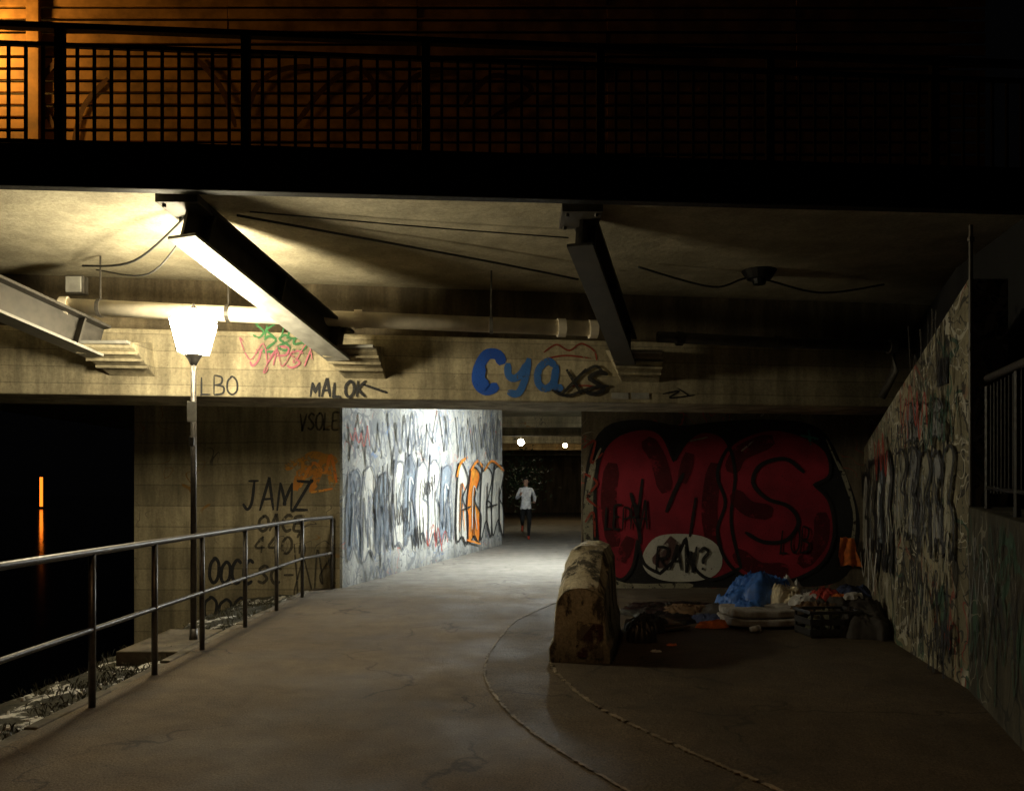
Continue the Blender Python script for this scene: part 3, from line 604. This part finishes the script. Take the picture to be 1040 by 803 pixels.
bo=empty('concrete_barrier','chunky weathered concrete barrier block with a worn sloping top in the middle of the path','barrier',(.575,7.12,.009),math.radians(-10))
prof=[(-.27,0),(-.27,.18),(-.235,.28),(-.205,.78),(-.15,.9),(-.06,.94),(.06,.94),(.15,.9),(.205,.78),(.235,.28),(.27,.18),(.27,0)]
pp=[]
for i in range(len(prof)-1):
    a=prof[i]; b2=prof[i+1]; L=math.dist(a,b2); k=max(1,int(L/.03))
    for j in range(k): pp.append((a[0]+(b2[0]-a[0])*j/k,a[1]+(b2[1]-a[1])*j/k))
pp.append(prof[-1])
mb=MB(); ns=60; vs=[]
for j in range(ns+1):
    y=j/ns*1.7
    t=min(1,y/.75); f=.66+.34*t; inn=1-.05*max(0,1-y/.05)
    for i,(x,z) in enumerate(pp):
        c=V((x,y,z))
        chip=max(0,noise.noise(c*6+V((3,3,3)))-.15)*.14
        edge=1 if (z>.76) else .25
        dn=noise.noise(c*4)*.014+noise.noise(c*22)*.007-chip*edge
        vs.append((x*(1+dn*1.5)*inn,y+noise.noise(V((x*9,3,z*9)))*(.02 if j==0 else 0)+(.1*max(0,z-.5) if j==0 else 0),z*f*(1+dn)))
n_=len(pp)
mb.add(vs,[(j*n_+i,j*n_+i+1,(j+1)*n_+i+1,(j+1)*n_+i) for j in range(ns) for i in range(n_-1)]+[tuple(range(n_)),tuple(ns*n_+i for i in range(n_-1,-1,-1))])
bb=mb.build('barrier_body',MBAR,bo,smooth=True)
es=bb.modifiers.new('edge','EDGE_SPLIT'); es.split_angle=math.radians(22)
FR=paint('faded red board paint',(.06,.008,.007),wear=.52,op=.8); FW=paint('faded pale board paint',(.14,.12,.09),wear=.52,op=.8)
MB().add([(-.03,-.022,.06),(.2,-.022,.05),(.2,-.022,.34),(-.02,-.022,.36)],[(0,1,2,3)]).build('faded_pale_marking',FW,bo,recalc=False)
MB().add([(-.03,-.026,.06),(.05,-.026,.05),(.2,-.026,.22),(.2,-.026,.33),(.12,-.026,.34),(-.03,-.026,.15)],[(0,1,2,3,4,5)]).build('faded_red_marking',FR,bo,recalc=False)

# ------------------------------------------------------------------ belongings
def heap(name,label,cat,c,rx,ry,h,mat,seed,fold=.35,rz=0,freq=5,sharp=.6,z0=.012):
    mb=MB(); nr,na=32,90; vs=[]; R=Matrix.Rotation(rz,3,'Z')
    for j in range(nr+1):
        r=j/nr
        for k in range(na):
            a=2*math.pi*k/na; e=1+.3*noise.noise(V((math.cos(a)*1.6,math.sin(a)*1.6,seed*3.1)))+.16*noise.noise(V((math.cos(a)*5,math.sin(a)*5,seed)))
            x=math.cos(a)*r*rx*e; y=math.sin(a)*r*ry*e
            q=V((x*freq,y*freq,seed*7.7)); q+=V((noise.noise(q*.6),noise.noise(q*.6+V((5,5,5))),0))*1.6
            def rg(p): 
                v_=abs(noise.noise(p))*2; return 1-min(1,v_)**.6
            ridge=rg(q); rid2=rg(q*2.1+V((3,1,2))); rid3=rg(q*4.3+V((1,7,2)))
            lump=.85+.3*noise.noise(V((x*1.3/rx,y*1.3/ry,seed*1.3)))
            env=max(0,1-r**3.5)**sharp
            z=h*env*lump*(1-fold+fold*(.5*ridge+.5*rid2))+h*.08*rid3*env
            vs.append(R@V((x+.03*noise.noise(q*1.7),y,max(0,z)))+V((c[0],c[1],z0+(c[2] if len(c)>2 else 0))))
    mb.add(vs,[(j*na+k,j*na+(k+1)%na,(j+1)*na+(k+1)%na,(j+1)*na+k) for j in range(nr) for k in range(na)])
    o=mb.build(name,mat,smooth=True,recalc=False); tag(o,label,cat); return o
def cloth(name,c,rough=.85,var=.4): return simple(name,c,rough,0,var,14,.5)
C1=cloth('blue nylon',(.05,.18,.65),.5); C2=cloth('cream cotton',(.75,.68,.52)); C3=cloth('charcoal blanket',(.06,.054,.052)); C4=cloth('orange cloth',(.75,.2,.045))
C5=cloth('red cloth',(.42,.05,.04)); C6=cloth('black bag plastic',(.016,.015,.015),.4); C7=cloth('pale grey cloth',(.6,.61,.63)); C8=cloth('navy cloth',(.03,.045,.12)); C9=cloth('brown coat',(.15,.09,.05))
heap('bedding','low spread of dark bedding lying under the whole pile of belongings','bedding',(3.0,9.5),1.05,.7,.24,C3,71,.4,0,4)
heap('tarpaulin','flat crumpled black tarpaulin spread on the ground left of the belongings','tarpaulin',(1.95,9.9),.66,.8,.13,C6,3,.6,0,6)
heap('sleeping_bag','crumpled bright blue sleeping bag topping the pile of belongings','sleeping bag',(2.86,9.75),.48,.36,.62,C1,5,.26,.3,4.5,.5)
heap('blue_quilt','second lower blue quilt end spilling left from the sleeping bag','quilt',(2.55,9.6),.24,.26,.34,C1,73,.3,0,6,.5)
heap('bed_sheet','crumpled white sheet bunched behind the blue sleeping bag','sheet',(3.26,9.85),.26,.25,.5,C7,61,.3,0,5,.5)
heap('blanket','crumpled cream cloth hanging down in front of the blue sleeping bag','blanket',(3.08,9.42),.2,.2,.46,C2,8,.3,0,6,.5)
heap('blanket','heap of charcoal blankets against the wing wall at right of the pile','blanket',(3.58,9.25),.48,.58,.46,C3,11,.35,0,4.5)
heap('blanket','dark blanket bundle at the right front end of the pile by the crate','blanket',(3.54,8.5),.26,.34,.32,C3,14,.35,0,6)
heap('blanket','dull brown blanket spilling over the mattress end behind the crate','blanket',(3.25,8.95,.08),.3,.2,.24,C9,63,.35,0,7)
heap('jacket','crumpled red jacket lying over the charcoal blankets','jacket',(3.42,9.12,.26),.18,.14,.16,C5,17,.4,0,9)
heap('t_shirt','pale grey shirt lying between the blue sleeping bag and the red jacket','shirt',(3.22,9.15,.2),.17,.14,.2,C7,19,.4,0,10)
heap('jumper','navy jumper on top of the charcoal blankets beside the wing wall','jumper',(3.75,9.2,.28),.2,.16,.18,C8,21,.4,0,9)
heap('scarf','white scarf draped over the right side of the charcoal blankets','scarf',(3.64,8.95,.3),.13,.07,.08,C7,65,.4,.4,12)
heap('blue_shirt','little blue shirt on the foam mattress under the sleeping bag','shirt',(2.6,9.2,.17),.16,.12,.1,C1,67,.4,0,9)
heap('orange_cloth','small orange cloth lying on the ground at the left tip of the pile','cloth',(2.16,8.95),.18,.1,.09,C4,23,.5,.2,9)
heap('orange_scarf','little orange rag on the blankets next to the red jacket','cloth',(3.5,8.96,.3),.06,.05,.08,C4,29,.4,0,12)
heap('dark_trousers','dark trousers trailing over the tarpaulin towards the orange cloth','trousers',(2.35,9.35),.35,.2,.14,C8,69,.4,.3,7)
heap('bin_bag','black plastic bag slumped right behind the concrete barrier, the nearer one','bag',(1.27,8.15),.15,.16,.24,C6,37,.4,0,7,.5)
heap('bin_bag','black plastic bag behind the barrier, farther and lower one','bag',(1.42,8.75),.22,.2,.2,C6,41,.4,0,6,.5)
heap('brown_coat','dull brown coat dropped on the black tarpaulin','coat',(2.0,9.6,.05),.3,.22,.13,C9,43,.5,0,8)
mb=MB(); vs=[]; gx,gz=12,14
for j in range(gz+1):
    for i in range(gx+1):
        u=i/gx-.5; v=j/gz; wdt=.18+.1*v+.05*noise.noise(V((u*3,v*3,2)))
        vs.append((4.97+u*wdt*1.2+.1*v*(v-.5),12.39-.03*math.sin(i*.9+v*3)+.02*noise.noise(V((u*9,v*9,4))),.76-v*.42+.05*noise.noise(V((u*5,0,1)))+.05*noise.noise(V((u*8,v,7)))*v))
mb.add(vs,[(j*(gx+1)+i,j*(gx+1)+i+1,(j+1)*(gx+1)+i+1,(j+1)*(gx+1)+i) for j in range(gz) for i in range(gx)])
tag(mb.build('orange_rag',C4,smooth=True,recalc=False),'small orange rag hanging on the mural wall in the far corner','cloth')
fo=empty('foam_mattress','pale grey folded foam mattress lying in front of the blue sleeping bag','mattress',(2.72,9.05,.014),.06)
nx,ny=14,8
def slab(z0,z1,sx,sy,seed):
    m_=MB(); vs=[]
    for s_,z in((0,z0),(1,z1)):
        for j in range(ny+1):
            for i in range(nx+1):
                u=i/nx*2-1; v=j/ny*2-1
                vs.append((u*sx+.02*noise.noise(V((v*2,z,seed))),v*sy+.03*noise.noise(V((u*2,z,seed))),z+.05*noise.noise(V((u*1.6,v*1.6,seed)))))
    n1=(nx+1)*(ny+1); fs=[]
    for j in range(ny):
        for i in range(nx):
            a=j*(nx+1)+i; fs+=[(a,a+nx+1,a+nx+2,a+1),(n1+a,n1+a+1,n1+a+nx+2,n1+a+nx+1)]
    for i in range(nx):
        fs+=[(i,i+1,n1+i+1,n1+i)]; a=ny*(nx+1)+i; fs+=[(a+1,a,n1+a,n1+a+1)]
    for j in range(ny):
        a=j*(nx+1); fs+=[(a+nx+1,a,n1+a,n1+a+nx+1)]; a+=nx; fs+=[(a,a+nx+1,n1+a+nx+1,n1+a)]
    m_.add(vs,fs); return m_
CF=cloth('dull foam',(.38,.37,.36))
slab(0.02,.1,.44,.26,1).build('lower_fold',CF,fo,bevel=.02); q=slab(.11,.19,.42,.24,1).build('upper_fold',CF,fo,bevel=.02)
cr_=empty('plastic_crate','dark slatted plastic crate standing in front of the mattress end','crate',(3.2,8.5,.012),.12)
CM=simple('dark plastic',(.04,.04,.044),.4)
mb=MB(); W,D_,H=.52,.34,.24
for sy in(-1,1):
    for k in range(2): mb.box((0,sy*D_/2,.05+k*.1),(W,.015,.06))
    for i in range(6): mb.box((-W/2+.01+i*(W-.02)/5,sy*D_/2,H/2),(.02,.02,H))
for sx in(-1,1):
    for k in range(2): mb.box((sx*W/2,0,.0505+k*.1),(.015,D_,.06))
mb.build('crate_side',CM,cr_); MB().box((0,0,.012),(W-.02,D_-.02,.015)).build('crate_bottom',CM,cr_)
mb=MB(); 
for sy in(-1,1): mb.box((0,sy*(D_/2+.002),H+.005),(W+.04,.035,.03))
for sx in(-1,1): mb.box((sx*(W/2+.002),0,H+.0055),(.035,D_-.031,.03))
mb.build('crate_rim',CM,cr_,bevel=.004)
heap('clothes','grey green clothes stuffed in the slatted crate','clothes',(3.2,8.5,.06),.2,.13,.25,cloth('olive cloth',(.14,.14,.09)),47,.4,0,8)
cu=empty('paper_cup','small white paper cup lying by the orange cloth','cup',(2.45,8.6,.045)); MB().tube([(0,0,0),(.09,.03,0)],[.028,.038],14).build('cup_body',C7,cu,smooth=True); MB().tube([(.09,.03,0),(.095,.032,0)],[.041,.041],14).build('cup_rim',C7,cu)
cb2=empty('cardboard_box','flattened brown cardboard beside the black bags','cardboard',(1.62,8.8,.03),.5); MB().box((0,0,.01),(.4,.3,.02)).build('lower_sheet',cloth('cardboard',(.1,.065,.035)),cb2); q=MB().box((0,.05,.05),(.34,.25,.012)).build('upper_flap',cloth('cardboard pale',(.13,.085,.045)),cb2); q.rotation_euler=(.15,.08,.1)
for i,(x,y,c,l) in enumerate([(1.3,7.6,C7,'small torn scrap of paper near the concrete barrier'),(1.5,7.9,C4,'tiny orange wrapper on the ground right of the barrier')]):
    heap('litter',l,'litter',(x,y),.04,.03,.025,c,50+i,.6,0,20)

# ------------------------------------------------------------------ jogger
jg=empty('person','person jogging towards the camera in a white jacket and black tights','person',tuple(at(534,547,24.5)[:2])+(0.0,))
J=[('pel',(0,0,.95),.125,.1),('sp',(0,-.03,1.14),.12,.09),('ch',(0,-.06,1.34),.155,.11),('nk0',(0,-.07,1.49),.065,.06),('nk',(0,-.085,1.54),.05,.05),('hd0',(0,-.1,1.6),.07,.085),('hd1',(0,-.1,1.7),.08,.098),('hd2',(0,-.095,1.765),.05,.06),
('shL',(.17,-.06,1.44),.065,.065),('elL',(.27,.12,1.2),.052,.052),('wrL',(.25,-.1,1.08),.034,.034),('haL',(.24,-.18,1.08),.035,.022),
('shR',(-.17,-.06,1.44),.065,.065),('elR',(-.27,-.06,1.17),.052,.052),('wrR',(-.17,-.28,1.27),.034,.034),('haR',(-.14,-.33,1.33),.035,.022),
('hpL',(.09,0,.88),.1,.1),('knL',(.1,-.22,.53),.064,.066),('caL',(.09,-.16,.35),.06,.06),('anL',(.08,-.1,.09),.038,.04),('heL',(.08,-.09,.04),.036,.036),('toL',(.085,-.31,.035),.038,.03),
('hpR',(-.09,0,.88),.1,.1),('knR',(-.1,.02,.5),.064,.064),('caR',(-.1,.2,.47),.056,.056),('anR',(-.1,.4,.4),.036,.036),('heR',(-.1,.45,.42),.034,.034),('toR',(-.1,.44,.2),.036,.03)]
ED=[('pel','sp'),('sp','ch'),('ch','nk0'),('nk0','nk'),('nk','hd0'),('hd0','hd1'),('hd1','hd2'),('ch','shL'),('shL','elL'),('elL','wrL'),('wrL','haL'),('ch','shR'),('shR','elR'),('elR','wrR'),('wrR','haR'),
('pel','hpL'),('hpL','knL'),('knL','caL'),('caL','anL'),('anL','heL'),('heL','toL'),('pel','hpR'),('hpR','knR'),('knR','caR'),('caR','anR'),('anR','heR'),('heR','toR')]
for s_,hp,dr in(('L',(.24,-.18,1.08),V((0,-1,-.15))),('R',(-.14,-.33,1.33),V((.1,-.5,.8)))):
    for f in range(4):
        b0=V(hp)+V(((f-1.5)*.02,0,0))+dr*.03; J+= [(f'f{s_}{f}a',tuple(b0+dr*.01),.011,.011),(f'f{s_}{f}b',tuple(b0+dr*(.045-.006*abs(f-1.4))+V((0,0,-.02))),.009,.009)]
        ED+=[('ha'+s_,f'f{s_}{f}a'),(f'f{s_}{f}a',f'f{s_}{f}b')]
    J.append((f't{s_}',tuple(V(hp)+V((-.04 if s_=='L' else .04,-.01,.02))),.011,.011)); ED.append(('ha'+s_,f't{s_}'))
idx={j[0]:i for i,j in enumerate(J)}
me=bpy.data.meshes.new('body'); me.from_pydata([j[1] for j in J],[(idx[a],idx[b]) for a,b in ED],[])
ob=bpy.data.objects.new('tmp_body',me); col.objects.link(ob)
md=ob.modifiers.new('s','SKIN'); md.use_smooth_shade=True
for i,j in enumerate(J): me.skin_vertices[0].data[i].radius=(j[2],j[3])
me.skin_vertices[0].data[0].use_root=True
sb=ob.modifiers.new('ss','SUBSURF'); sb.levels=2; sb.render_levels=2
bpy.context.view_layer.update(); dg=bpy.context.evaluated_depsgraph_get()
nm=bpy.data.meshes.new_from_object(ob.evaluated_get(dg)); bpy.data.objects.remove(ob)
nm.materials.clear()
for m_ in (simple('skin',(.4,.23,.16),.5,0,.1),cloth('white jacket',(.8,.81,.82)),cloth('black tights',(.006,.006,.006),.95),cloth('red running shoe',(.6,.08,.04))): nm.materials.append(m_)
for p in nm.polygons:
    c=p.center; p.use_smooth=True
    d1=(c-V((.24,-.2,1.08))).length; d2=(c-V((-.14,-.33,1.33))).length
    if c.z>1.53 or d1<.08 or d2<.07: p.material_index=0
    elif c.z>.88: p.material_index=1
    elif c.z<.09 or (c.y>.4 and c.z<.5): p.material_index=3
    else: p.material_index=2
bd=bpy.data.objects.new('body',nm); col.objects.link(bd); bd.parent=jg
def ell(name,c,r,mat,cut=None):
    b_=bmesh.new(); bmesh.ops.create_uvsphere(b_,u_segments=18,v_segments=12,radius=1)
    for v in b_.verts: v.co=V((v.co.x*r[0],v.co.y*r[1],v.co.z*r[2]))
    if cut: bmesh.ops.delete(b_,geom=[v for v in b_.verts if cut(v.co)],context='VERTS')
    me=bpy.data.meshes.new(name); b_.to_mesh(me); b_.free(); me.materials.append(mat)
    for p in me.polygons:p.use_smooth=True
    o=bpy.data.objects.new(name,me); col.objects.link(o); o.parent=jg; o.location=c; return o
HM=simple('dark hair',(.015,.01,.008),.8)
ell('hair',(0,-.09,1.7),(.092,.112,.108),HM,lambda c:c.y<-.05 and c.z<.02)
ell('nose',(0,-.195,1.665),(.011,.016,.02),nm.materials[0])
for s_ in(-1,1):
    ell('eye',(s_*.03,-.178,1.69),(.011,.008,.008),HM); ell('ear',(s_*.086,-.095,1.675),(.01,.02,.03),nm.materials[0])
ell('mouth',(0,-.178,1.625),(.022,.008,.006),simple('lips',(.3,.1,.09),.5))

# ------------------------------------------------------------------ lights
def light(kind,name,loc,energy,color,**k):
    l=bpy.data.lights.new(name,kind); l.energy=energy; l.color=color
    for a,b2 in k.items(): setattr(l,a,b2)
    o=bpy.data.objects.new(name,l); col.objects.link(o); o.location=loc; return o
light('POINT','sodium_lamp_light',(-6.95,10.0,7.1),150,(1,.46,.08),shadow_soft_size=.12)
s=light('SPOT','street_lamp_light',(-1.4,.2,6.2),190,(1,.56,.24),shadow_soft_size=.3,spot_size=math.radians(76),spot_blend=.9)
s.rotation_euler=(V((-1.1,4.3,0))-V((-1.4,.2,6.2))).to_track_quat('-Z','Y').to_euler()
w=bpy.data.worlds.new('World'); scene.world=w; w.use_nodes=True
w.node_tree.nodes['Background'].inputs[0].default_value=(.55,.55,.6,1); w.node_tree.nodes['Background'].inputs[1].default_value=.0012
cam=bpy.data.cameras.new('Camera'); cam.lens=36*F/1040; cam.shift_y=(HZ-401.5)/1040; cam.clip_end=800; cam.sensor_width=36
co=bpy.data.objects.new('Camera',cam); col.objects.link(co); co.location=(0,0,CH); co.rotation_euler=(math.pi/2,0,0); scene.camera=co
scene.view_settings.view_transform='Standard'; scene.view_settings.look='None'; scene.view_settings.exposure=0
